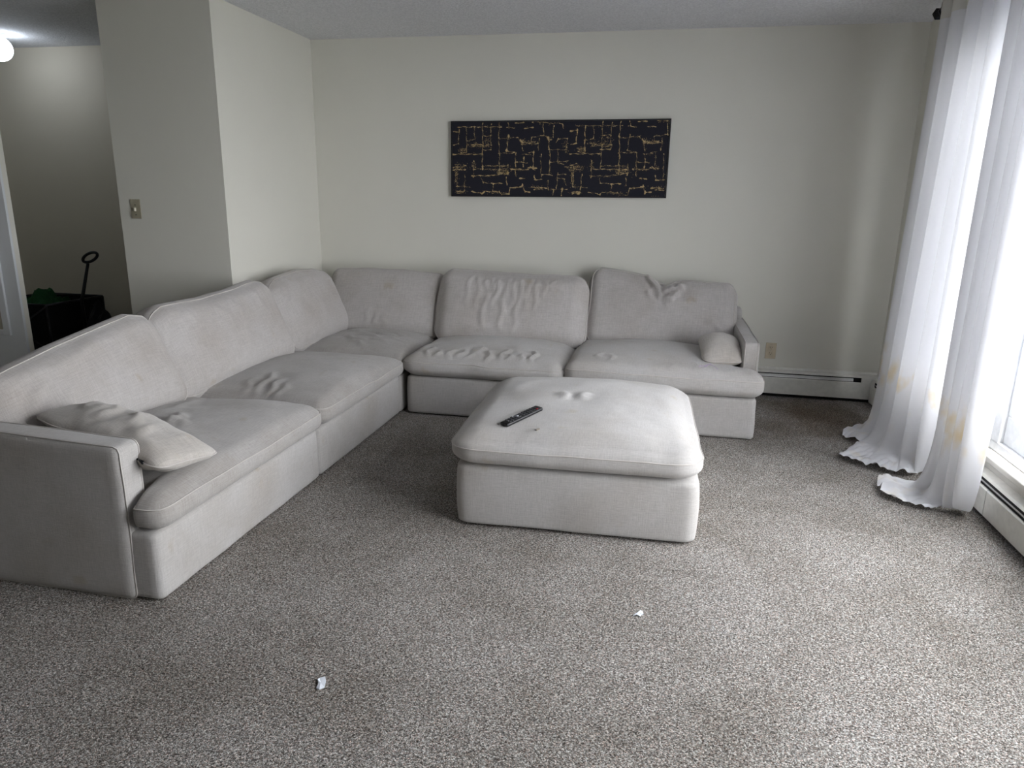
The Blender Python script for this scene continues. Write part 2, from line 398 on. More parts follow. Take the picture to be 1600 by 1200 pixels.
def ridge(x, y, segs):
    z = np.zeros_like(x)
    for (x0, y0, x1, y1, h, w) in segs:
        dx, dy = x1 - x0, y1 - y0; L2 = dx*dx + dy*dy
        t = ((x - x0) * dx + (y - y0) * dy) / L2; tc_ = np.clip(t, 0, 1)
        wob = .012 * np.sin(t * 9 + x0 * 40)
        dd = np.hypot(x - x0 - tc_ * dx + wob * dy / math.sqrt(L2), y - y0 - tc_ * dy - wob * dx / math.sqrt(L2))
        z += h * np.exp(-(dd / w) ** 2) * np.sqrt(np.clip(4 * tc_ * (1 - tc_), 0.02, 1)) - .35 * h * np.exp(-(dd / (w * 2.4)) ** 2)
    return z
RK_ = 1.4
def cushion(name, frame, Wd, Hd, T, R, rt, mat, parent, crown=.03, crownb=.0, bulge=.01, top=None, ridges=(), lump=.004, seed=0, warp=None,
            pipe=(.55,), res=.013, side_lump=.003, fine=.0012):
    """frame=(origin, ex, ey, ez): the cushion's centre and its axes; +z is the face one sees"""
    O, EX, EY, EZ = [np.array(v, float) for v in frame]
    def shape(A, B, C, off=0):
        x, y, z = rounded(A, B, C, Wd + 2*off, Hd + 2*off, T + 2*off, R, rt)
        f = (1 - np.abs(A) ** 2.5) * (1 - np.abs(B) ** 2.5)
        up = np.clip((C + 1) / 2, 0, 1); z = z + crown * f * up - crownb * f * (1 - up)
        sd = 1 - C * C
        x = x + np.sign(A) * bulge * sd * np.abs(A) ** 6 * (1 - B**4 * .5); y = y + np.sign(B) * bulge * sd * np.abs(B) ** 6 * (1 - A**4 * .5)
        if len(ridges): z = z + RK_ * ridge(x, y, ridges) * sstep(0, 1, up)
        n1 = vnoise(x, y, z, 3.2, seed); n2 = vnoise(x, y, z, 8, seed + 2); n3 = vnoise(x, y, z, 22, seed + 5)
        z = z + up * (lump * 1.5 * n1 + lump * .7 * n2 + fine * n3)
        x = x + side_lump * vnoise(y, z, x, 7, seed + 3) * np.abs(A) ** 4; y = y + side_lump * vnoise(z, x, y, 7, seed + 4) * np.abs(B) ** 4
        if top is not None:
            o = np.interp(x, [q[0] for q in top], [q[1] for q in top]); k = np.clip((y + Hd / 2) / Hd, 0, 1.2); y = y + o * k
        if warp is not None: x, y, z = warp(x, y, z)
        return O + x[..., None] * EX + y[..., None] * EY + z[..., None] * EZ
    nx, ny, nc = max(8, int(Wd / res)), max(8, int(Hd / res)), max(6, int(T / .012))
    # denser toward the rim
    def dist(n):
        t = np.linspace(-1, 1, n + 1); return np.sin(t * math.pi / 2) * .35 + t * .65
    a, b_ = dist(nx), dist(ny)
    A, B = np.meshgrid(a, b_, indexing='ij')
    nv = (nx + 1) * (ny + 1)
    top_v = shape(A.ravel(), B.ravel(), np.ones(nv)); bot_v = shape(A.ravel(), B.ravel(), -np.ones(nv))
    idx = np.arange(nv).reshape(nx + 1, ny + 1)
    per = np.concatenate([idx[:-1, 0], idx[-1, :-1], idx[1:, -1][::-1], idx[0, 1:][::-1]])
    pa, pb = A.ravel()[per], B.ravel()[per]; M_ = len(per)
    cs = np.linspace(1, -1, nc + 1)
    side = np.concatenate([shape(pa, pb, np.full(M_, c)) for c in cs[1:-1]])
    V = np.concatenate([top_v, bot_v, side])
    q0, q1, q2, q3 = idx[:-1, :-1].ravel(), idx[1:, :-1].ravel(), idx[1:, 1:].ravel(), idx[:-1, 1:].ravel()
    ft = np.stack([q0, q1, q2, q3], 1); fb = np.stack([q3, q2, q1, q0], 1) + nv
    u = A.ravel() * Wd / 2; v_ = B.ravel() * Hd / 2; uvp = np.stack([u, v_], 1)
    uvt = uvp[ft.ravel()]; uvb = uvp[(fb - nv).ravel()]
    rows = [per] + [2 * nv + k * M_ + np.arange(M_) for k in range(nc - 1)] + [per + nv]
    arc = np.concatenate([[0], np.cumsum(np.hypot(np.diff(np.append(pa, pa[0])) * Wd / 2, np.diff(np.append(pb, pb[0])) * Hd / 2))])
    fs, uvs = [], []
    j = np.arange(M_); jn = (j + 1) % M_
    for k in range(nc):
        r0, r1 = rows[k], rows[k + 1]
        fs.append(np.stack([r0[j], r1[j], r1[jn], r0[jn]], 1))
        z0, z1 = cs[k] * T / 2, cs[k + 1] * T / 2
        uu = np.stack([np.stack([arc[j], np.full(M_, z0)], 1), np.stack([arc[j], np.full(M_, z1)], 1),
                       np.stack([arc[j + 1], np.full(M_, z1)], 1), np.stack([arc[j + 1], np.full(M_, z0)], 1)], 1)
        uvs.append(uu.reshape(-1, 2))
    F = np.concatenate([ft, fb] + fs); UV = np.concatenate([uvt, uvb] + uvs)
    o = mesh_obj(name, V, F, mat, parent, uvs=UV)
    for cp in pipe:
        st = max(1, M_ // 260)
        P_ = shape(pa[::st], pb[::st], np.full(len(pa[::st]), float(cp)), .0008)
        # a sewn seam: thin cord round the cushion
        pv, pf = tube([tuple(q) for q in P_], .0026, 6, closed=True)
        mesh_obj('piping', pv, pf, PIPE, o)
    o_shape.append((o, V, ft))
    return o
o_shape = []

FLAT = lambda cx, cy, cz: ((cx, cy, cz), (1, 0, 0), (0, 1, 0), (0, 0, 1))
def seat(x0, x1, y0, y1, z0=.25, T=.125, **kw):
    return dict(frame=FLAT((x0 + x1) / 2, (y0 + y1) / 2, z0 + T / 2), Wd=x1 - x0, Hd=y1 - y0, T=T, **kw)
def base(parent, x0, x1, y0, y1, z1=.25, R=.025, nm='base', seed=0, bulge=.004, z0=.004):
    return cushion(nm, FLAT((x0 + x1) / 2, (y0 + y1) / 2, (z0 + z1) / 2), x1 - x0, y1 - y0, z1 - z0, R, .012, FAB, parent,
                   crown=.0, bulge=bulge, lump=.0, seed=seed, pipe=(), res=.03, side_lump=.003, fine=0)
def upright(parent, nm, x0, x1, y0, y1, z0, z1, R=.02, axis='y', seed=0, pipe=(), lump=.002, top=None):
    """upholstered slab whose thin axis is given: the slab's edges are softly rounded"""
    c = ((x0 + x1) / 2, (y0 + y1) / 2, (z0 + z1) / 2)
    if axis == 'y': fr = (c, (1, 0, 0), (0, 0, 1), (0, -1, 0)); Wd, Hd, T = x1 - x0, z1 - z0, y1 - y0
    else: fr = (c, (0, 1, 0), (0, 0, 1), (1, 0, 0)); Wd, Hd, T = y1 - y0, z1 - z0, x1 - x0
    return cushion(nm, fr, Wd, Hd, T, R, min(.018, T / 2.2), FAB, parent, crown=.004, bulge=.002, lump=lump, seed=seed, pipe=pipe, res=.03, top=top)

def back_frame_vectors(kind, d0, z0, d1, z1, s0, s1, T):
    """face runs from (d0,z0) at the bottom to (d1,z1) at the top, d = distance from the wall"""
    L_ = math.hypot(d1 - d0, z1 - z0); t = ((d1 - d0) / L_, (z1 - z0) / L_); n = (t[1], -t[0])   # n points into the room
    cd, cz = (d0 + d1) / 2 - n[0] * T / 2, (z0 + z1) / 2 - n[1] * T / 2; sm = (s0 + s1) / 2
    if kind == 'left':    # wall x=0; local x runs along +y ... seen from the room, ex = +y
        return ((cd, sm, cz), (0, 1, 0), (t[0], 0, t[1]), (n[0], 0, n[1])), L_
    return ((sm, -cd, cz), (1, 0, 0), (0, -t[0], t[1]), (0, -n[0], n[1])), L_

GRP = 'modules of the sectional sofa'
# --- module A: left end with arm, nearest the camera
A_ = empty('sofa_module', (.52, -2.81, 0), 'sofa section with an armrest nearest the camera, greyish beige linen', 'sofa', GRP)
base(A_, 0.0, 1.06, -3.390, -2.238, seed=1)
upright(A_, 'armrest', -.0, .965, -3.404, -3.294, .004, .565, .025, 'y', 1, pipe=(.80, -.80), top=[(-.48, .014), (.48, -.016)])
upright(A_, 'back_frame', 0.0, .12, -3.28, -2.24, .10, .60, .03, 'x', 2)
def warpA(x, y, z):   # lobe of the T-shaped cushion that wraps in front of the arm; local origin is the cushion's centre
    X = x + (.30 + 1.09) / 2; Y = y + (-3.275 - 2.232) / 2
    k = sstep(.955, 1.0, X) * sstep(-3.02, -3.27, Y)
    return x, y - .115 * k, z
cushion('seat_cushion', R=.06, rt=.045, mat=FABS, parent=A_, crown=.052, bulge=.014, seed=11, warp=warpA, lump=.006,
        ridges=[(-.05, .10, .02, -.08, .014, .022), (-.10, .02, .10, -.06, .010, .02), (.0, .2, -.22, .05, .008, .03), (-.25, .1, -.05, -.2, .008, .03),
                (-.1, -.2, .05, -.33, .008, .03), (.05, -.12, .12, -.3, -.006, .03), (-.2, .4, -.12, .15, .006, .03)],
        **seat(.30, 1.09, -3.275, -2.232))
fr, L_ = back_frame_vectors('left', .47, .40, .30, .80, -3.27, -2.33, .20)
cushion('back_cushion', fr, .98, L_ + .03, .21, .08, .07, FAB2, A_, crown=.035, bulge=.012, seed=12, lump=.007,
        top=[(-.47, -.125), (-.35, -.10), (-.1, -.055), (.15, -.02), (.34, .005), (.42, -.01), (.5, -.06)],
        ridges=[(-.3, .12, .1, .17, .006, .03), (-.4, -.02, -.25, .12, .008, .03), (.3, .0, .44, -.1, .006, .02)], pipe=(.86, -.6))
# --- module B: armless middle
B_ = empty('sofa_module', (.52, -1.68, 0), 'armless sofa section on the left side, between the armed end and the corner', 'sofa', GRP)
base(B_, 0.0, 1.06, -2.230, -1.128, seed=3)
upright(B_, 'back_frame', 0.0, .12, -2.23, -1.13, .10, .60, .03, 'x', 3)
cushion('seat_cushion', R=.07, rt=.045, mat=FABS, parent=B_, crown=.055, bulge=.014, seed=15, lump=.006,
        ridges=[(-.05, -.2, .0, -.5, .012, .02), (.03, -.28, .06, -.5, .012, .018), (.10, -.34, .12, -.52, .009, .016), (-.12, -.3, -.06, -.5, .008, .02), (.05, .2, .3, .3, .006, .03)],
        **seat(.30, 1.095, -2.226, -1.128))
fr, L_ = back_frame_vectors('left', .46, .40, .28, .815, -2.36, -1.26, .20)
cushion('back_cushion', fr, 1.10, L_ + .03, .21, .08, .07, FAB2, B_, crown=.035, bulge=.014, seed=17, lump=.006,
        top=[(-.55, -.05), (-.42, -.005), (-.1, -.01), (.2, .005), (.42, .03), (.5, .015), (.56, -.03)],
        ridges=[(-.1, .19, .0, .05, .007, .02), (.05, .19, .12, .08, .006, .02), (.3, .2, .36, .02, .006, .02), (-.35, .18, -.25, .08, .006, .02)], pipe=(.86, -.6))
# --- module C: corner
C_ = empty('sofa_module', (.52, -.57, 0), 'corner sofa section where the two walls meet, with two back cushions', 'sofa', GRP)
base(C_, 0.0, 1.06, -1.122, -.004, seed=5)
upright(C_, 'back_frame', 0.0, .12, -1.12, -.13, .10, .60, .03, 'x', 4)
upright(C_, 'back_frame', 0.0, 1.06, -.124, -.004, .10, .60, .03, 'y', 5)
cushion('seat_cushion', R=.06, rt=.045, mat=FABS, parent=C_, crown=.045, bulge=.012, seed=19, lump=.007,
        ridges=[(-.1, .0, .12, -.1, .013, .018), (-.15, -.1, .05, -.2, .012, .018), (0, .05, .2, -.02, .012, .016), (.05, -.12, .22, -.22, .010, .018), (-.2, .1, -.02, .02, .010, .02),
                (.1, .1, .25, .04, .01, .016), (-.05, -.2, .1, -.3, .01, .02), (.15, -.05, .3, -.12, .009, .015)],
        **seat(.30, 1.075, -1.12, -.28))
fr, L_ = back_frame_vectors('left', .44, .40, .25, .84, -1.25, -.37, .20)
cushion('back_cushion', fr, .86, L_ + .02, .21, .09, .07, FAB2, C_, crown=.035, bulge=.012, seed=21, lump=.006,
        top=[(-.45, -.05), (-.3, -.01), (0, .015), (.25, .0), (.45, -.04)], ridges=[(-.3, .2, -.36, -.1, .006, .02)], pipe=(.86, -.6))
fr, L_ = back_frame_vectors('back', .50, .395, .27, .82, .22, 1.10, .20)
cushion('back_cushion', fr, .89, L_ + .02, .21, .07, .07, FAB2, C_, crown=.03, bulge=.010, seed=23, lump=.006,
        top=[(-.45, .0), (-.2, .012), (.1, .01), (.45, -.01)],
        ridges=[(-.1, -.2, -.08, -.06, .009, .015), (-.03, -.2, -.02, -.1, .008, .014), (.05, -.2, .04, -.12, .006, .015)], pipe=(.86, -.6))
# --- module D: armless middle of the back row
D_ = empty('sofa_module', (1.58, -.56, 0), 'armless sofa section in the middle of the row along the back wall', 'sofa', GRP)
base(D_, 1.098, 2.098, -1.118, -.004, seed=7, R=.035)
upright(D_, 'back_frame', 1.07, 2.09, -.124, -.004, .10, .60, .03, 'y', 6)
rd = []
for i in range(11):
    x = -.36 + i * .066; rd.append((x, -.40 + random.uniform(-.02, .02), x + random.uniform(-.02, .06), -.40 + random.uniform(.10, .24), .010 + random.random() * .006, .014))
cushion('seat_cushion', R=.085, rt=.055, mat=FAB, parent=D_, crown=.045, bulge=.016, seed=25, ridges=rd, lump=.006, side_lump=.008,
        **seat(1.085, 2.10, -1.16, -.28, .25, .135))
fr, L_ = back_frame_vectors('back', .58, .40, .37, .835, 1.10, 2.14, .20)
rd = []
for i in range(12):
    x = -.28 + i * .052; rd.append((x, .24, x - .02 + random.uniform(-.03, .03), .24 - random.uniform(.12, .36), .007 + random.random() * .005, .012))
rd += [(-.05, .05, -.04, -.2, .009, .018), (.06, 0, .05, -.2, .008, .016), (-.16, .1, -.18, -.2, .007, .018)]
cushion('back_cushion', fr, 1.05, L_ + .035, .21, .10, .08, FAB2, D_, crown=.04, bulge=.014, seed=27, ridges=rd, lump=.006,
        top=[(-.54, .01), (-.45, .02), (-.1, .0), (.3, -.005), (.54, -.005)], pipe=(.5, -.5), side_lump=.006)
# --- module E: right end with arm
E_ = empty('sofa_module', (2.66, -.56, 0), 'sofa section with the right-hand armrest beside the wall outlet', 'sofa', GRP)
base(E_, 2.108, 3.218, -1.122, -.004, seed=9)
upright(E_, 'armrest', 3.130, 3.226, -.985, -.004, .004, .552, .025, 'x', 7, pipe=(.78, -.78))
upright(E_, 'back_frame', 2.11, 3.2, -.124, -.004, .10, .635, .03, 'y', 8)
def warpE(x, y, z):
    X = x + (2.112 + 3.125) / 2; Y = y + (-1.16 - .28) / 2
    k = sstep(-.99, -1.03, Y) * sstep(2.9, 3.12, X)
    return x + .115 * k, y, z
cushion('seat_cushion', R=.06, rt=.05, mat=FAB, parent=E_, crown=.05, bulge=.014, seed=31, warp=warpE, lump=.006,
        ridges=[(.24, -.28, .26, -.42, .010, .018), (.30, -.34, .28, -.43, .008, .014), (-.26, -.22, -.24, -.36, .009, .016), (-.32, -.2, -.33, -.34, .008, .016),
                (-.4, .1, -.1, .14, .006, .03), (.38, -.3, .40, -.42, .008, .016), (.1, -.32, .12, -.43, .007, .016)],
        **seat(2.112, 3.125, -1.16, -.28, .255, .145))
fr, L_ = back_frame_vectors('back', .47, .41, .27, .80, 2.155, 3.13, .20)
cushion('back_cushion', fr, .985, L_ + .03, .21, .075, .075, FAB2, E_, crown=.035, bulge=.014, seed=33, lump=.006,
        top=[(-.5, .085), (-.42, .10), (-.25, .07), (-.1, .045), (-.02, .005), (.03, -.015), (.1, .012), (.2, .025), (.45, .022), (.5, .0)],
        ridges=[(-.12, .26, .0, .10, .032, .018), (-.05, .27, .03, .12, -.030, .018), (.03, .2, .15, .17, .034, .018), (.02, .13, .14, .235, -.026, .018), (.02, .10, .12, .12, .024, .014), (-.06, .22, -.08, .08, .012, .014),
                (.0, .10, .2, .05, .007, .02), (-.2, .22, -.02, .04, .008, .02), (-.35, -.02, .3, -.04, .006, .03), (.3, -.05, .46, -.12, .010, .016), (.25, -.10, .45, -.10, .010, .014)],
        pipe=(.86, -.6), res=.010, side_lump=.006)

# --- ottoman
O_ = empty('ottoman', (2.33, -2.0, 0), 'square beige linen ottoman standing alone in the middle of the carpet', 'ottoman')
an = math.radians(1.9); ex = (math.cos(an), math.sin(an), 0); ey = (-math.sin(an), math.cos(an), 0)
oc = Vector((2.345, -2.570, 0)) + Vector(ey) * .53
def oframe(z, dx=0): return ((oc.x + dx, oc.y, z), ex, ey, (0, 0, 1))
cushion('base', oframe(.138), .985, 1.04, .268, .05, .014, FAB, O_, crown=0, bulge=.014, lump=0, seed=35, pipe=(), res=.03, side_lump=.005, fine=0)
cushion('top_cushion', oframe(.335, -.012), 1.015, 1.10, .135, .11, .055, FAB, O_, crown=.062, bulge=.010, seed=37, lump=.005,
        ridges=[(-.10, .04, -.07, -.06, .012, .026), (.0, .05, -.01, -.06, .012, .026), (-.05, .04, -.04, -.05, -.007, .02), (-.3, .3, -.36, .0, .006, .05), (.35, .3, .38, -.1, .004, .05)],
        pipe=(.35,), side_lump=.004)

# ------------------------------------------------------------------ throw pillows
def pillow(label, frame, Wd, Hd, T, seed, zipper=False, ridges=()):
    O, EX, EY, EZ = frame
    p = empty('throw_pillow', tuple(np.array(O) - np.array(EZ) * T * .4), label, 'pillow')
    n, k = 60, 44
    a = np.linspace(-1, 1, n + 1); b_ = np.linspace(-1, 1, k + 1); A, B = [q.ravel() for q in np.meshgrid(a, b_, indexing='ij')]
    def sh(sgn):
        # knife-edge pillow: corners pulled out, sides drawn in
        rx = Hd * .22; x, y, _ = rounded(A, B, A * 0, Wd, Hd, 1, rx, .1)
        x = x * (1 - .04 * (1 - B * B)); y = y * (1 - .08 * (1 - A * A))
        t = (np.clip(1 - A**2, 0, 1) ** .55) * (np.clip(1 - B**2, 0, 1) ** .55)
        z = sgn * (T / 2) * t
        z = z + (ridge(x, y, ridges) if sgn > 0 else 0) * t ** .5 + .009 * vnoise(x, y, z, 11, seed) * t ** .6 + .006 * vnoise(x, y, z, 22, seed + 1) * t ** .5
        y = y + .008 * vnoise(x, y, x * 0, 14, seed + 4) * np.abs(B) ** 4
        return np.array(O) + x[:, None] * np.array(EX) + y[:, None] * np.array(EY) + z[:, None] * np.array(EZ), x, y
    Vt, x, y = sh(1); Vb, _, _ = sh(-1)
    idx = np.arange(len(A)).reshape(n + 1, k + 1)
    q0, q1, q2, q3 = idx[:-1, :-1].ravel(), idx[1:, :-1].ravel(), idx[1:, 1:].ravel(), idx[:-1, 1:].ravel()
    ft = np.stack([q0, q1, q2, q3], 1)
    per = np.concatenate([idx[:-1, 0], idx[-1, :-1], idx[1:, -1][::-1], idx[0, 1:][::-1]])
    bm_map = np.arange(len(A)) + len(A); bm_map[per] = per
    fb = bm_map[np.stack([q3, q2, q1, q0], 1)]
    uvp = np.stack([x, y], 1); UV = np.concatenate([uvp[ft.ravel()], uvp[np.stack([q3, q2, q1, q0], 1).ravel()]])
    o = mesh_obj('pillow_cover', np.concatenate([Vt, Vb]), np.concatenate([ft, fb]), PILLOW, p, uvs=UV)
    pv, pf = tube([tuple(Vt[i]) for i in per[::2]], .0028, 6, closed=True); mesh_obj('seam_cord', pv, pf, PIPE, p)
    if zipper:
        ln = [tuple(Vt[i] - np.array(EY) * .001 + np.array(EZ) * .004) for i in idx[40:54, 0]]
        zz = tube_obj('zip', ln, .0035, BLACKM, p); zz['label'] = 'dark zip in the pillow edge'
        q = Vector(ln[-3]); tube_obj('zip_pull', [q, q + Vector((.012, -.012, .004)), q + Vector((.03, -.02, -.004))], .003, BLACKM, p)
    return p
def axes(ex, up_hint):
    ex = np.array(ex, float); ex /= np.linalg.norm(ex); n = np.array(up_hint, float); n -= ex * n.dot(ex); n /= np.linalg.norm(n)
    return tuple(ex), tuple(np.cross(n, ex)), tuple(n)
e = axes((.72, -.16, -.11), (.12, .10, 1))
pillow('long crumpled lumbar pillow with open zip beside the armrest nearest the camera', ((.785, -3.148, .496), *e), .64, .28, .17, 41, True,
       [(-.1, .1, -.05, -.08, .014, .02), (.02, .1, .06, -.06, .012, .018), (-.2, .08, -.16, -.06, .010, .018), (.16, .08, .12, -.08, .010, .02)])
e = axes((1, .08, .0), (-.10, -.30, 1))
pillow('small pale pillow leaning by the right-hand armrest near the outlet', ((3.015, -.83, .475), *e), .25, .36, .15, 43)

# ------------------------------------------------------------------ marks on the upholstery (ray cast from seat meshes)
bpy.context.view_layer.update()
def seat_z(o, x, y):
    from mathutils.bvhtree import BVHTree
    me = o.data; off = root_loc(o.parent)
    if o.name not in _bvh:
        co = [v.co + off for v in me.vertices]; _bvh[o.name] = BVHTree.FromPolygons(co, [tuple(p.vertices) for p in me.polygons])
    h = _bvh[o.name].ray_cast(Vector((x, y, 2)), Vector((0, 0, -1)))
    return h[0].z if h[0] else .45
_bvh = {}
def child(parent, nm): return [c for c in parent.children if c.name.split('.')[0] == nm][0]
seatE = child(E_, 'seat_cushion'); topO = child(O_, 'top_cushion')
INK = plain('purple_ink', (.40, .28, .50), .9); DIRT = plain('dark_spot', (.22, .19, .15), .9)
def scribble(pts, o, r, mat, nm, lab):
    P_ = []
    for i in range(len(pts) - 1):
        for t in np.linspace(0, 1, 6, endpoint=False):
            x = pts[i][0] * (1 - t) + pts[i + 1][0] * t; y = pts[i][1] * (1 - t) + pts[i + 1][1] * t
            P_.append((x, y, seat_z(o, x, y) + .0002))
    return tube_obj(nm, P_, r, mat, o.parent, n=5, label=lab)
scribble([(2.88, -1.09), (2.91, -1.05), (2.945, -1.02), (2.975, -1.05), (2.99, -1.10)], seatE, .0014, INK, 'ink_mark', 'faint purple ink scribble')
scribble([(2.90, -1.11), (2.935, -1.03), (2.96, -1.0)], seatE, .0014, INK, 'ink_mark', 'faint purple ink scribble')
scribble([(2.172, -2.498), (2.178, -2.493), (2.186, -2.488)], topO, .0045, DIRT, 'stain', 'small brown stain')

# ------------------------------------------------------------------ remote control on the ottoman
p0, p1 = Vector((2.030, -2.470)), Vector((2.148, -2.286)); z0, z1 = seat_z(topO, *p0), seat_z(topO, *p1)
rex = Vector((p1.x - p0.x, p1.y - p0.y, z1 - z0)); Lr = rex.length; rex.normalize()
rn = Vector((0, 0, 1)); rn = (rn - rex * rn.dot(rex)).normalized(); rey = rn.cross(rex)
rc = Vector(((p0.x + p1.x) / 2, (p0.y + p1.y) / 2, max((z0 + z1) / 2, seat_z(topO, (p0.x + p1.x) / 2, (p0.y + p1.y) / 2)) + .001))
rem = empty('remote_control', rc, 'slim black television remote lying on the ottoman', 'remote')
def rbox(nm, u0, u1, v0, v1, h0, h1, mat, bev, par=rem):
    bm = bmesh.new(); bx(bm, (u0, v0, h0), (u1, v1, h1), bev, 3)
    for v in bm.verts:
        c = v.co.copy(); v.co = rc + rex * c.x + rey * c.y + rn * c.z
    return bm_obj(nm, bm, mat, par, smooth=False)
RB = plain('remote_plastic', (.012, .012, .013), .35); RK = plain('remote_key', (.05, .05, .055), .5); RW = plain('remote_key_pale', (.55, .56, .6), .5); RR = plain('remote_key_red', (.30, .02, .03), .5)
rbox('casing', -.112, .112, -.0225, .0225, 0, .016, RB, .006)
for i in range(11):
    for j in (-1, 0, 1):
        u = -.083 + i * .0165
        if i in (3, 4): continue
        mt = RR if (i == 10 and j == -1) else RK
        rbox('button', u - .005, u + .005, j * .0125 - .0042, j * .0125 + .0042, .0155, .0182, mt, .0015)
bmv, bmf = lathe([(.0165, 0), (.0165, .003), (.012, .0036), (.012, .0025)], rc + rex * (-.026) + rn * .0155, rn, 20)
mesh_obj('navigation_ring', bmv, bmf, RK, rem)
rbox('button', -.031, -.022, -.004, .004, .0155, .0195, RW, .0015); rbox('button', -.045, -.039, .012, .017, .0155, .0185, RW, .001)

# ------------------------------------------------------------------ painting
pt = empty('wall_painting', (1.85, 0, 1.61), 'long black and gold abstract painting hung on the back wall', 'painting')
PX0, PX1 = 1.078, 2.628
def pz(u, v):   # corners measured: the picture hangs very slightly crooked
    top = 1.870 + u * .011; bot = 1.347 + u * .014; return top * (1 - v) + bot * v
def ppos(u, v, d=0): return (PX0 + (PX1 - PX0) * u, -d, pz(u, v))
def pslab(nm, u0, u1, v0, v1, d0, d1, mat):
    vs = [ppos(u0, v0, d0), ppos(u1, v0, d0), ppos(u1, v1, d0), ppos(u0, v1, d0), ppos(u0, v0, d1), ppos(u1, v0, d1), ppos(u1, v1, d1), ppos(u0, v1, d1)]
    return mesh_obj(nm, vs, [(0,1,2,3), (7,6,5,4), (0,4,5,1), (1,5,6,2), (2,6,7,3), (3,7,4,0)], mat, pt, smooth=False)
pslab('canvas', .006, .994, .015, .985, .004, .030, CANVAS)
fu, fv = .0052, .0155
for a in ((0, 1, 0, fv), (0, 1, 1 - fv, 1), (0, fu, fv, 1 - fv), (1 - fu, 1, fv, 1 - fv)): pslab('frame_rail', *a, .002, .036, BLACK)
ST = """115 120 410 122;450 125 500 130;510 97 560 97;620 92 815 105;285 95 287 240 285 390;345 100 340 180 345 260;400 95 395 190 402 300 402 430;455 95 465 130;230 120 232 200 175 212;175 125 178 280;125 140 120 230 85 238;85 150 125 150
215 235 345 240;225 246 330 250;295 180 340 180;400 200 520 190 550 220 560 280;460 180 450 275 505 290;395 292 510 292 510 350;85 298 285 298;285 270 340 270;130 265 172 262 175 290 135 285;550 235 660 230;560 225 640 222;615 215 615 190 690 180;665 200 660 275
690 110 695 180 725 190 735 270;760 120 755 190;815 105 820 135;790 200 780 225;790 200 850 200 845 290;725 270 840 270;790 270 795 355 835 365;740 280 740 430;600 290 630 285 630 390;555 300 610 300;565 320 565 385;520 350 590 355;510 350 515 440;680 300 685 450;740 350 860 345
225 340 225 450;285 375 460 375;460 365 460 430;230 395 450 400;400 400 460 412;390 420 462 420;215 440 330 440 460 425;85 385 170 375;85 400 165 400;90 370 130 360;110 380 110 510;165 430 160 540;100 420 100 480;110 510 200 515;105 545 160 545;110 555 150 556;280 455 290 485 350 490;360 490 420 490;450 450 455 500
490 395 600 400;610 380 640 400;635 440 645 465 690 465;690 430 760 435;730 470 735 530 860 525;795 420 790 520;800 455 840 460 850 500;795 430 850 430;770 530 765 575;825 530 825 575;545 455 580 460;470 560 475 520 560 515;560 500 580 545 610 545;620 515 690 520 720 520
215 545 285 560 300 545 400 545 420 565 470 560;360 495 360 540;570 130 620 130;480 520 560 508;640 530 700 528;215 375 240 385;720 200 745 205;540 205 560 225;600 385 650 392;840 380 865 380"""
strokes = []
for s in ST.replace('\n', ';').split(';'):
    q = list(map(float, s.split())); strokes.append([(q[i], q[i + 1]) for i in range(0, len(q), 2)])
vs, fs = [], []
def blob(x, y, w, h, zo):
    u, v = (x - 70) / (1500 - 70), (y - 82) / (580 - 82)
    if not (.008 < u < .992 and .02 < v < .98): return
    k = len(vs); n = 6; a0 = random.random() * 6
    for i in range(n):
        a = a0 + 2 * math.pi * i / n; rr = random.uniform(.6, 1.15)
        uu = u + math.cos(a) * w * rr / 1430; vv = v + math.sin(a) * h * rr / 498
        vs.append(ppos(min(max(uu, .006), .994), min(max(vv, .016), .984), zo))
    fs.append(tuple(range(k, k + n)))
for off in (0, 788):
    for st in strokes:
        heavy = random.random() < .45
        for i in range(len(st) - 1):
            (x0, y0), (x1, y1) = st[i], st[i + 1]; Ln = math.hypot(x1 - x0, y1 - y0); n = max(2, int(Ln / 2.6))
            horiz = abs(x1 - x0) > abs(y1 - y0); ph = random.random() * 9
            for j in range(n + 1):
                t = j / n; x = x0 + (x1 - x0) * t; y = y0 + (y1 - y0) * t
                e_ = 1 + .9 * max(0, 1 - min(t, 1 - t) * Ln / 10)
                if random.random() < (.06 if heavy else .16): continue
                w = (1.75 if heavy else 1.15) * e_ * random.uniform(.5, 1.5) * (1 + .5 * math.sin(j * .35 + ph))
                wob = 2.0 * math.sin(j * .23 + ph); jx, jy = random.uniform(-1.6, 1.6), random.uniform(-1.6, 1.6)
                bw, bh = (w * 1.9, w) if horiz else (w, w * 1.9)
                blob(x + off + (0 if horiz else wob) + jx, y + (wob if horiz else 0) + jy, max(.9, bw), max(.9, bh), .0305 + random.random() * .0006)
                if random.random() < .14: blob(x + off + random.uniform(-9, 9), y + random.uniform(-9, 9), random.uniform(.8, 2), random.uniform(.8, 1.6), .0305)
    for cx, cy, sx, sy, n in ((240, 235, 50, 18, 55), (420, 405, 50, 25, 90), (130, 385, 45, 20, 70), (600, 225, 45, 12, 50), (560, 215, 15, 15, 30), (150, 272, 25, 15, 50), (320, 210, 25, 35, 40), (640, 390, 25, 10, 25),
                              (650, 515, 40, 10, 30), (130, 548, 35, 10, 40), (840, 250, 15, 35, 30), (700, 100, 50, 10, 30), (105, 450, 14, 60, 40), (730, 205, 14, 14, 30), (400, 552, 60, 7, 40), (225, 370, 12, 30, 25), (540, 400, 50, 6, 25)):
        for _ in range(n): blob(random.gauss(cx, sx * .6) + off, random.gauss(cy, sy * .6), random.uniform(1, 4), random.uniform(.8, 1.8), .0306)
for i in range(9): blob(1410 + i * 5, 570 + 3 * math.sin(i * 2.1), 1.4, 2.2, .0306)
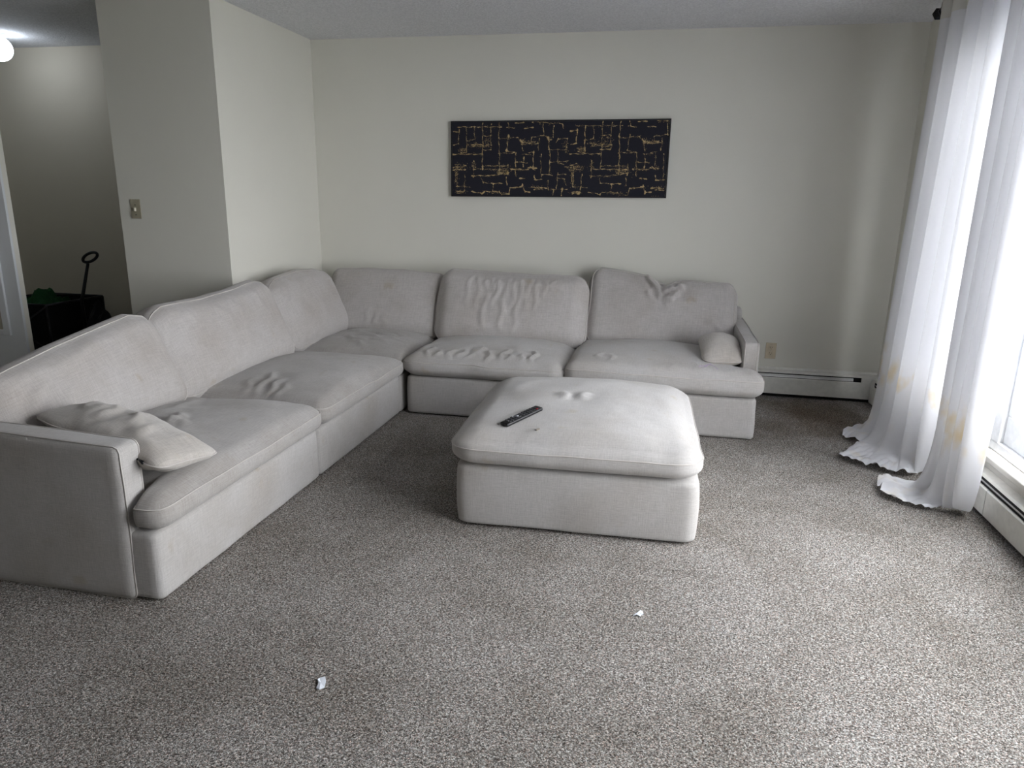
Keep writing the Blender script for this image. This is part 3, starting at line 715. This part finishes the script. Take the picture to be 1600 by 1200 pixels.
mesh_obj('gold_brushwork', vs, fs, GOLD, pt, smooth=False, kind='stuff')

# ------------------------------------------------------------------ switch and outlet
sw = empty('light_switch', (-.632, -1.2216, 1.232), 'ivory toggle light switch plate on the shaded wall above the sofa', 'switch')
y0 = -1.2216
box('plate', (-.667, y0, 1.178), (-.597, y0 - .006, 1.297), IVORY, sw, .002)
box('toggle', (-.637, y0 - .005, 1.224), (-.627, y0 - .020, 1.246), IVORYL, sw, .002)
box('toggle_surround', (-.640, y0 - .005, 1.217), (-.624, y0 - .0075, 1.248), IVORY, sw, .001)
for z in (1.202, 1.262):
    v_, f_ = lathe([(.0035, 0), (.0035, .002), (.002, .0026)], (-.632, y0 - .0055, z), (0, -1, 0), 10); mesh_obj('screw', v_, f_, BLACKM, sw)
ol = empty('wall_outlet', (3.433, 0, .32), 'almond duplex power outlet on the back wall right of the sofa', 'outlet')
box('plate', (3.397, -.001, .264), (3.469, -.007, .378), BEIGE, ol, .002)
for z in (.301, .341):
    so = box('socket', (3.418, -.006, z - .014), (3.448, -.0095, z + .014), BEIGE, ol, .003)
    for dx, w_, h_ in ((-.0065, .0022, .009), (.0065, .0022, .007)): box('contact_slot', (3.433 + dx - w_ / 2, -.0094, z + .001), (3.433 + dx + w_ / 2, -.0099, z + .001 + h_), SLOT, so)
    v_, f_ = lathe([(.0028, 0), (.0028, .0006)], (3.433, -.0094, z - .006), (0, -1, 0), 10); mesh_obj('ground_hole', v_, f_, SLOT, so)
v_, f_ = lathe([(.003, 0), (.002, .001)], (3.433, -.007, .321), (0, -1, 0), 10); mesh_obj('screw', v_, f_, CHROME, ol)

# ------------------------------------------------------------------ curtain rod and curtains
RX, RZ = 4.045, 2.375
rod = empty('curtain_rod', (RX, -2.6, RZ), 'dark curtain rod with a pointed finial high on the right, under the ceiling', 'curtain rod')
tube_obj('rod', [(RX, -.60, RZ), (RX, -5.4, RZ)], .011, BLACKM, rod, 14)
v_, f_ = lathe([(.011, 0), (.024, .005), (.024, .012), (.012, .020), (.018, .032), (.026, .042), (.014, .056), (.016, .062), (.034, .070), (.008, .082), (.002, .098)], (RX, -.57, RZ), (0, 1, 0), 6)
mesh_obj('finial', v_, f_, BLACKM, rod, smooth=False)
v_, f_ = lathe([(.011, 0), (.019, -.01), (.006, -.05)], (RX, -5.4, RZ), (0, 1, 0), 10); mesh_obj('finial', v_, f_, BLACKM, rod)
for y in (-1.0, -3.0, -5.1):
    bm = bmesh.new(); bx(bm, (RX, y - .008, RZ - .008), (W, y + .008, RZ + .002)); bx(bm, (W - .006, y - .012, RZ - .04), (W, y + .012, RZ + .03)); bm_obj('bracket', bm, BLACKM, rod)

def curtain(label, u_y, foldf, tips, xb, seed, hdr_rings, ztop=2.425, nu=260, zb=.34, hang=None):
    """u_y: (u, y) knots of the hanging cloth; tips: (u, x, y) where the hem lies on the carpet"""
    t = empty('curtain', (xb, (u_y[0][1] + u_y[-1][1]) / 2, 0), label, 'curtain', 'white curtains on the right-hand rod')
    u = np.linspace(0, 1, nu + 1)
    yk = np.interp(u, [q[0] for q in u_y], [q[1] for q in u_y])
    tx = np.interp(u, [q[0] for q in tips], [q[1] for q in tips]); ty = np.interp(u, [q[0] for q in tips], [q[2] for q in tips])
    ker = np.ones(7) / 7
    tx = np.convolve(np.pad(tx, 3, mode='edge'), ker, 'valid'); ty = np.convolve(np.pad(ty, 3, mode='edge'), ker, 'valid')
    rows = []
    zs = list(np.linspace(ztop, zb, 70)) ; nb = 60
    def wave(z): return foldf(u, z)
    for z in zs:
        dx, dy = wave(z)
        rows.append(np.stack([xb + dx, yk + dy, np.full_like(u, z)], 1))
    dx, dy = wave(zb)
    for k in range(1, nb + 1):
        s = k / nb; P0 = rows[69]
        bx_, by_ = xb + dx, yk + dy
        # quadratic sweep down and out on the carpet
        cxm, cym = bx_ * .93 + tx * .07, by_ * .93 + ty * .07
        X = (1 - s) ** 2 * P0[:, 0] + 2 * s * (1 - s) * cxm + s * s * tx
        Y = (1 - s) ** 2 * P0[:, 1] + 2 * s * (1 - s) * cym + s * s * ty
        Z = (1 - s) ** 3.2 * zb + .006
        lie = np.hypot(tx - bx_, ty - by_)
        w = np.clip(lie / .25, 0, 1) * sstep(.35, 1.0, s) * (1 - .35 * s)
        crum = .034 * np.abs(vnoise(X, Y, X * 0, 11, seed)) + .022 * np.abs(vnoise(X, Y, X * 0, 22, seed + 1)) + .004
        hem = .007 * np.abs(np.sin(u * 60 + 3 * np.sin(u * 11)))
        rip = .026 * (.5 + .5 * np.sin(2 * math.pi * 5.5 * u + 2.5 * vnoise(X, Y, X * 0, 6, seed + 3))) ** 2
        rows.append(np.stack([X, Y, Z + w * (crum + rip) + sstep(.5, 1, s) * hem], 1))
    V = np.concatenate(rows); n = nu + 1; R_ = len(rows)
    idx = np.arange(R_ * n).reshape(R_, n)
    def grid(r0, r1, nm, mat):
        sub = idx[r0:r1 + 1]; loc = {}; vv = V[sub.ravel()]
        ii = np.arange(vv.shape[0]).reshape(sub.shape)
        F = np.stack([ii[:-1, :-1].ravel(), ii[1:, :-1].ravel(), ii[1:, 1:].ravel(), ii[:-1, 1:].ravel()], 1)
        uu = np.tile(u * 1.4, sub.shape[0]); zz = np.repeat(np.arange(r0, r1 + 1) * .03, n); UV = np.stack([uu, zz], 1)[F.ravel()]
        return mesh_obj(nm, vv, F, mat, t, uvs=UV)
    body = grid(4, R_ - 1, 'cloth', CURT)
    # header: doubled band, slightly proud of the cloth on both sides
    V[idx[0:4].ravel(), 0] -= 0
    hd = grid(0, 4, 'header_band', CURTH)
    so = hd.modifiers.new('s', 'SOLIDIFY'); so.thickness = .004; so.offset = 0
    for ur in hdr_rings:
        i = int(ur * nu); dx, dy = wave(RZ); c = Vector((xb + dx[i], yk[i] + dy[i], RZ))
        j0, j1 = max(0, i - 2), min(nu, i + 2)
        tv = Vector((dx[j1] - dx[j0], yk[j1] + dy[j1] - yk[j0] - dy[j0], 0)).normalized()
        nrm = Vector((tv.y, -tv.x, 0))
        pts = [c + nrm * 0 + tv * (.020 * math.cos(a)) + Vector((0, 0, .020 * math.sin(a))) for a in np.linspace(0, 2 * math.pi, 24, endpoint=False)]
        tube_obj('grommet', pts, .006, CHROME, t, 8, closed=True)
    return t
rs = np.random.RandomState(5)
def folds1(u, z):
    h = (ztop_ - z) / 2.4
    k = 1 - .3 * h
    ph = 2 * math.pi * (5.2 * u + .12 * np.sin(7 * u) - .02 * h)
    a = .030 + .010 * h
    dx = a * (np.sin(ph) + .35 * np.sin(2 * ph + .8) + .15 * np.sin(3 * ph + 2)) * .8 + .006 * np.sin(u * 61 + h)
    dy = -.020 * np.cos(ph) * k + .012 * np.sin(2 * ph)
    dx = dx - .03 * h * np.sin(u * 3.1)
    dy = dy - .07 * (1 - h) * (1 - u)
    return dx, dy
ztop_ = 2.425
curtain('wide white curtain nearer the room corner, its hem spread on the carpet', [(0, -.50), (.5, -.98), (1, -1.50)], folds1,
        [(0, 3.765, -.86), (.08, 3.745, -.93), (.16, 3.78, -1.00), (.22, 3.82, -1.03), (.28, 3.80, -1.09), (.36, 3.67, -1.24), (.44, 3.635, -1.34), (.56, 3.74, -1.42), (.70, 3.85, -1.50), (.80, 3.92, -1.51), (.92, 3.99, -1.47), (1, 4.03, -1.38)],
        4.03, 51, (.12, .36, .60, .84))
def folds2(u, z):
    h = (ztop_ - z) / 2.4
    ph = 2 * math.pi * (4.2 * u + .15 * np.sin(5 * u + 1))
    a = .040 + .008 * np.sin(h * 3)
    dx = a * (np.sin(ph) + .3 * np.sin(2 * ph + .5)) - .035 + .006 * np.sin(u * 47 + 2 * h)
    dy = -.030 * np.cos(ph) - .10 * (1 - h) * (u - .3)
    return dx, dy
curtain('narrow bunched white curtain nearer the camera, its hem trailing in front of the heater', [(0, -1.66), (.5, -1.84), (1, -2.02)], folds2,
        [(0, 3.80, -1.60), (.06, 3.745, -1.66), (.14, 3.725, -1.74), (.2, 3.75, -1.73), (.26, 3.72, -1.80), (.34, 3.74, -1.86), (.42, 3.80, -1.90), (.50, 3.87, -1.945), (.58, 3.93, -1.93), (.70, 3.97, -1.90), (.82, 4.02, -1.88), (.92, 4.045, -1.88), (1, 4.055, -1.86)],
        4.03, 57, (.1, .35, .6, .85))

# ------------------------------------------------------------------ paper scraps on carpet
def scrap(label, cx, cy, pts, rot):
    bm = bmesh.new(); vs_ = []
    for i, (x, y) in enumerate(pts):
        a = math.radians(rot); X = x * math.cos(a) - y * math.sin(a); Y = x * math.sin(a) + y * math.cos(a)
        vs_.append(bm.verts.new((cx + X, cy + Y, .003 + .004 * ((i * 37) % 5) / 4)))
    c_ = bm.verts.new((cx, cy, .006))
    for i in range(len(vs_)): bm.faces.new((vs_[i], vs_[(i + 1) % len(vs_)], c_))
    g_ = bmesh.ops.extrude_face_region(bm, geom=list(bm.faces)); 
    bmesh.ops.translate(bm, verts=[q for q in g_['geom'] if isinstance(q, bmesh.types.BMVert)], vec=(0, 0, -.002))
    return bm_obj('paper_scrap', bm, PAPER, None, label=label, category='paper')
scrap('torn white paper bit on the carpet close to the camera, upright oval', 1.765, -3.650, [(-.011, .024), (.004, .028), (.013, .008), (.016, -.016), (.006, -.028), (-.006, -.02), (-.006, 0), (-.013, .012)], 8)
scrap('small ragged white paper bit on the carpet in front of the ottoman', 2.634, -3.083, [(-.018, -.014), (-.004, .002), (.008, .016), (.016, .012), (.017, -.004), (.010, -.006), (.006, -.018), (-.006, -.012)], 5)

# ------------------------------------------------------------------ hall: lamp, wagon and bags
lampc = Vector((-2.215, -.5, H))
lp = empty('ceiling_light', lampc, 'round glowing ceiling light in the dark hall at the left edge', 'light')
GLOW, nt, b = newmat('lamp_glow'); b.inputs['Base Color'].default_value = (.9, .92, 1, 1); b.inputs['Emission Color'].default_value = (.82, .90, 1, 1); b.inputs['Emission Strength'].default_value = 5
v_, f_ = lathe([(.055, 0), (.055, -.02), (.04, -.03), (.03, -.045)], lampc, (0, 0, 1), 24); mesh_obj('lamp_base', v_, f_, VINYL, lp)
prof = [(.004 + .085 * math.sin(math.pi * k / 12), -.02 - .085 * (1 - math.cos(math.pi * k / 12))) for k in range(13)]
v_, f_ = lathe(prof, lampc, (0, 0, 1), 28); mesh_obj('lamp_globe', v_, f_, GLOW, lp)

BAGK = plain('black_nylon', (.010, .010, .011), .8, 0, .15); BAGG = plain('green_nylon', (.012, .055, .018), .85, 0, .15); DKG = plain('dark_grey_plastic', (.03, .03, .03), .7, 0, .2)
wg = empty('folding_wagon', (-1.95, -.5, 0), 'black folding wagon with an upright loop handle in the dark hall', 'wagon')
bm = bmesh.new()
for a, b2 in (((-2.42, -.78, .14), (-1.86, -.77, .50)), ((-2.42, -.23, .14), (-1.86, -.22, .50)), ((-2.42, -.77, .14), (-2.41, -.23, .50)), ((-1.87, -.77, .14), (-1.86, -.23, .50)), ((-2.42, -.77, .14), (-1.86, -.23, .155))): bx(bm, a, b2, .002)
bm_obj('fabric_tub', bm, BAGK, wg)
ring = [(-2.42, -.78, .505), (-1.86, -.78, .505), (-1.86, -.22, .505), (-2.42, -.22, .505)]
for i in range(4): tube_obj('frame_tube', [ring[i], ring[(i + 1) % 4]], .010, BLACKM, wg)
for x in (-2.42, -1.86):
    for y in (-.78, -.22): tube_obj('frame_leg', [(x, y, .06), (x, y, .505)], .010, BLACKM, wg)
tube_obj('cross_brace', [(-2.4, -.79, .16), (-1.85, -.79, .50)], .007, DKG, wg); tube_obj('cross_brace', [(-2.4, -.79, .48), (-1.88, -.79, .16)], .007, BLACKM, wg)
for x in (-2.34, -1.94):
    for y in (-.82, -.18):
        v_, f_ = lathe([(.02, -.02), (.06, -.02), (.068, -.012), (.068, .012), (.06, .02), (.02, .02)], (x, y, .068), (0, 1, 0), 20); mesh_obj('wheel', v_, f_, DKG, wg)
hb, ht = Vector((-1.785, -.52, .50)), Vector((-1.700, -.50, .800))
tube_obj('handle_pole', [(-1.79, -.5, .16), hb, ht], [.013, .013, .011], BLACK, wg, 10)
hd = (ht - hb).normalized()
sd_ = Vector((hd.z, 0, -hd.x)); hc = ht + hd * .052 + sd_ * .010
pts = []
for k in range(22):
    a = 2 * math.pi * k / 22; pts.append(hc + (hd * .62 + sd_ * .78).normalized() * math.cos(a) * .070 + (sd_ * .62 - hd * .78).normalized() * math.sin(a) * .030)
tube_obj('grip', pts, .011, BLACK, wg, 10, closed=True)
def lumpy(nm, label, cat, c, sz, mat, seed, peak=0, n=18):
    a = np.linspace(-1, 1, n); vs_ = []; 
    t = (n) 
    A, B = [q.ravel() for q in np.meshgrid(a, a, indexing='ij')]
    idx = np.arange(n * n).reshape(n, n)
    edge = (1 - np.abs(A) ** 3) * (1 - np.abs(B) ** 3)
    crease = np.abs(vnoise(A, B, A * 0, 2.6, seed)) * .35 + np.abs(vnoise(A, B, A * 0, 5, seed + 2)) * .15
    Z = sz[2] * (np.clip(edge, 0, 1) ** .3 * (.75 + crease) * (1 - peak * np.hypot(A + .5, B) * .6))
    top_ = np.stack([c[0] + A * sz[0] / 2, c[1] + B * sz[1] / 2, c[2] + Z], 1); bot = np.stack([c[0] + A * sz[0] / 2 * .95, c[1] + B * sz[1] / 2 * .95, np.full(n * n, c[2])], 1)
    q = [idx[:-1, :-1].ravel(), idx[1:, :-1].ravel(), idx[1:, 1:].ravel(), idx[:-1, 1:].ravel()]
    F = np.concatenate([np.stack(q, 1), np.stack(q[::-1], 1) + n * n])
    per = np.concatenate([idx[:-1, 0], idx[-1, :-1], idx[1:, -1][::-1], idx[0, 1:][::-1]]); pn = np.roll(per, -1)
    F = np.concatenate([F, np.stack([per, per + n * n, pn + n * n, pn], 1)])
    return mesh_obj(nm, np.concatenate([top_, bot]), F, mat, None, smooth=False, label=label, category=cat)
lumpy('green_bag', 'crumpled dark green bag on top of the black wagon', 'bag', (-2.18, -.50, .157), (.38, .42, .41), BAGG, 3)
lumpy('black_bag', 'peaked black bag on the hall floor beside the wagon', 'bag', (-1.58, -.50, .001), (.40, .36, .60), BAGK, 8, .9)
lumpy('black_sack', 'dark sack inside the wagon by the handle', 'bag', (-1.93, -.52, .157), (.09, .3, .34), DKG, 5)
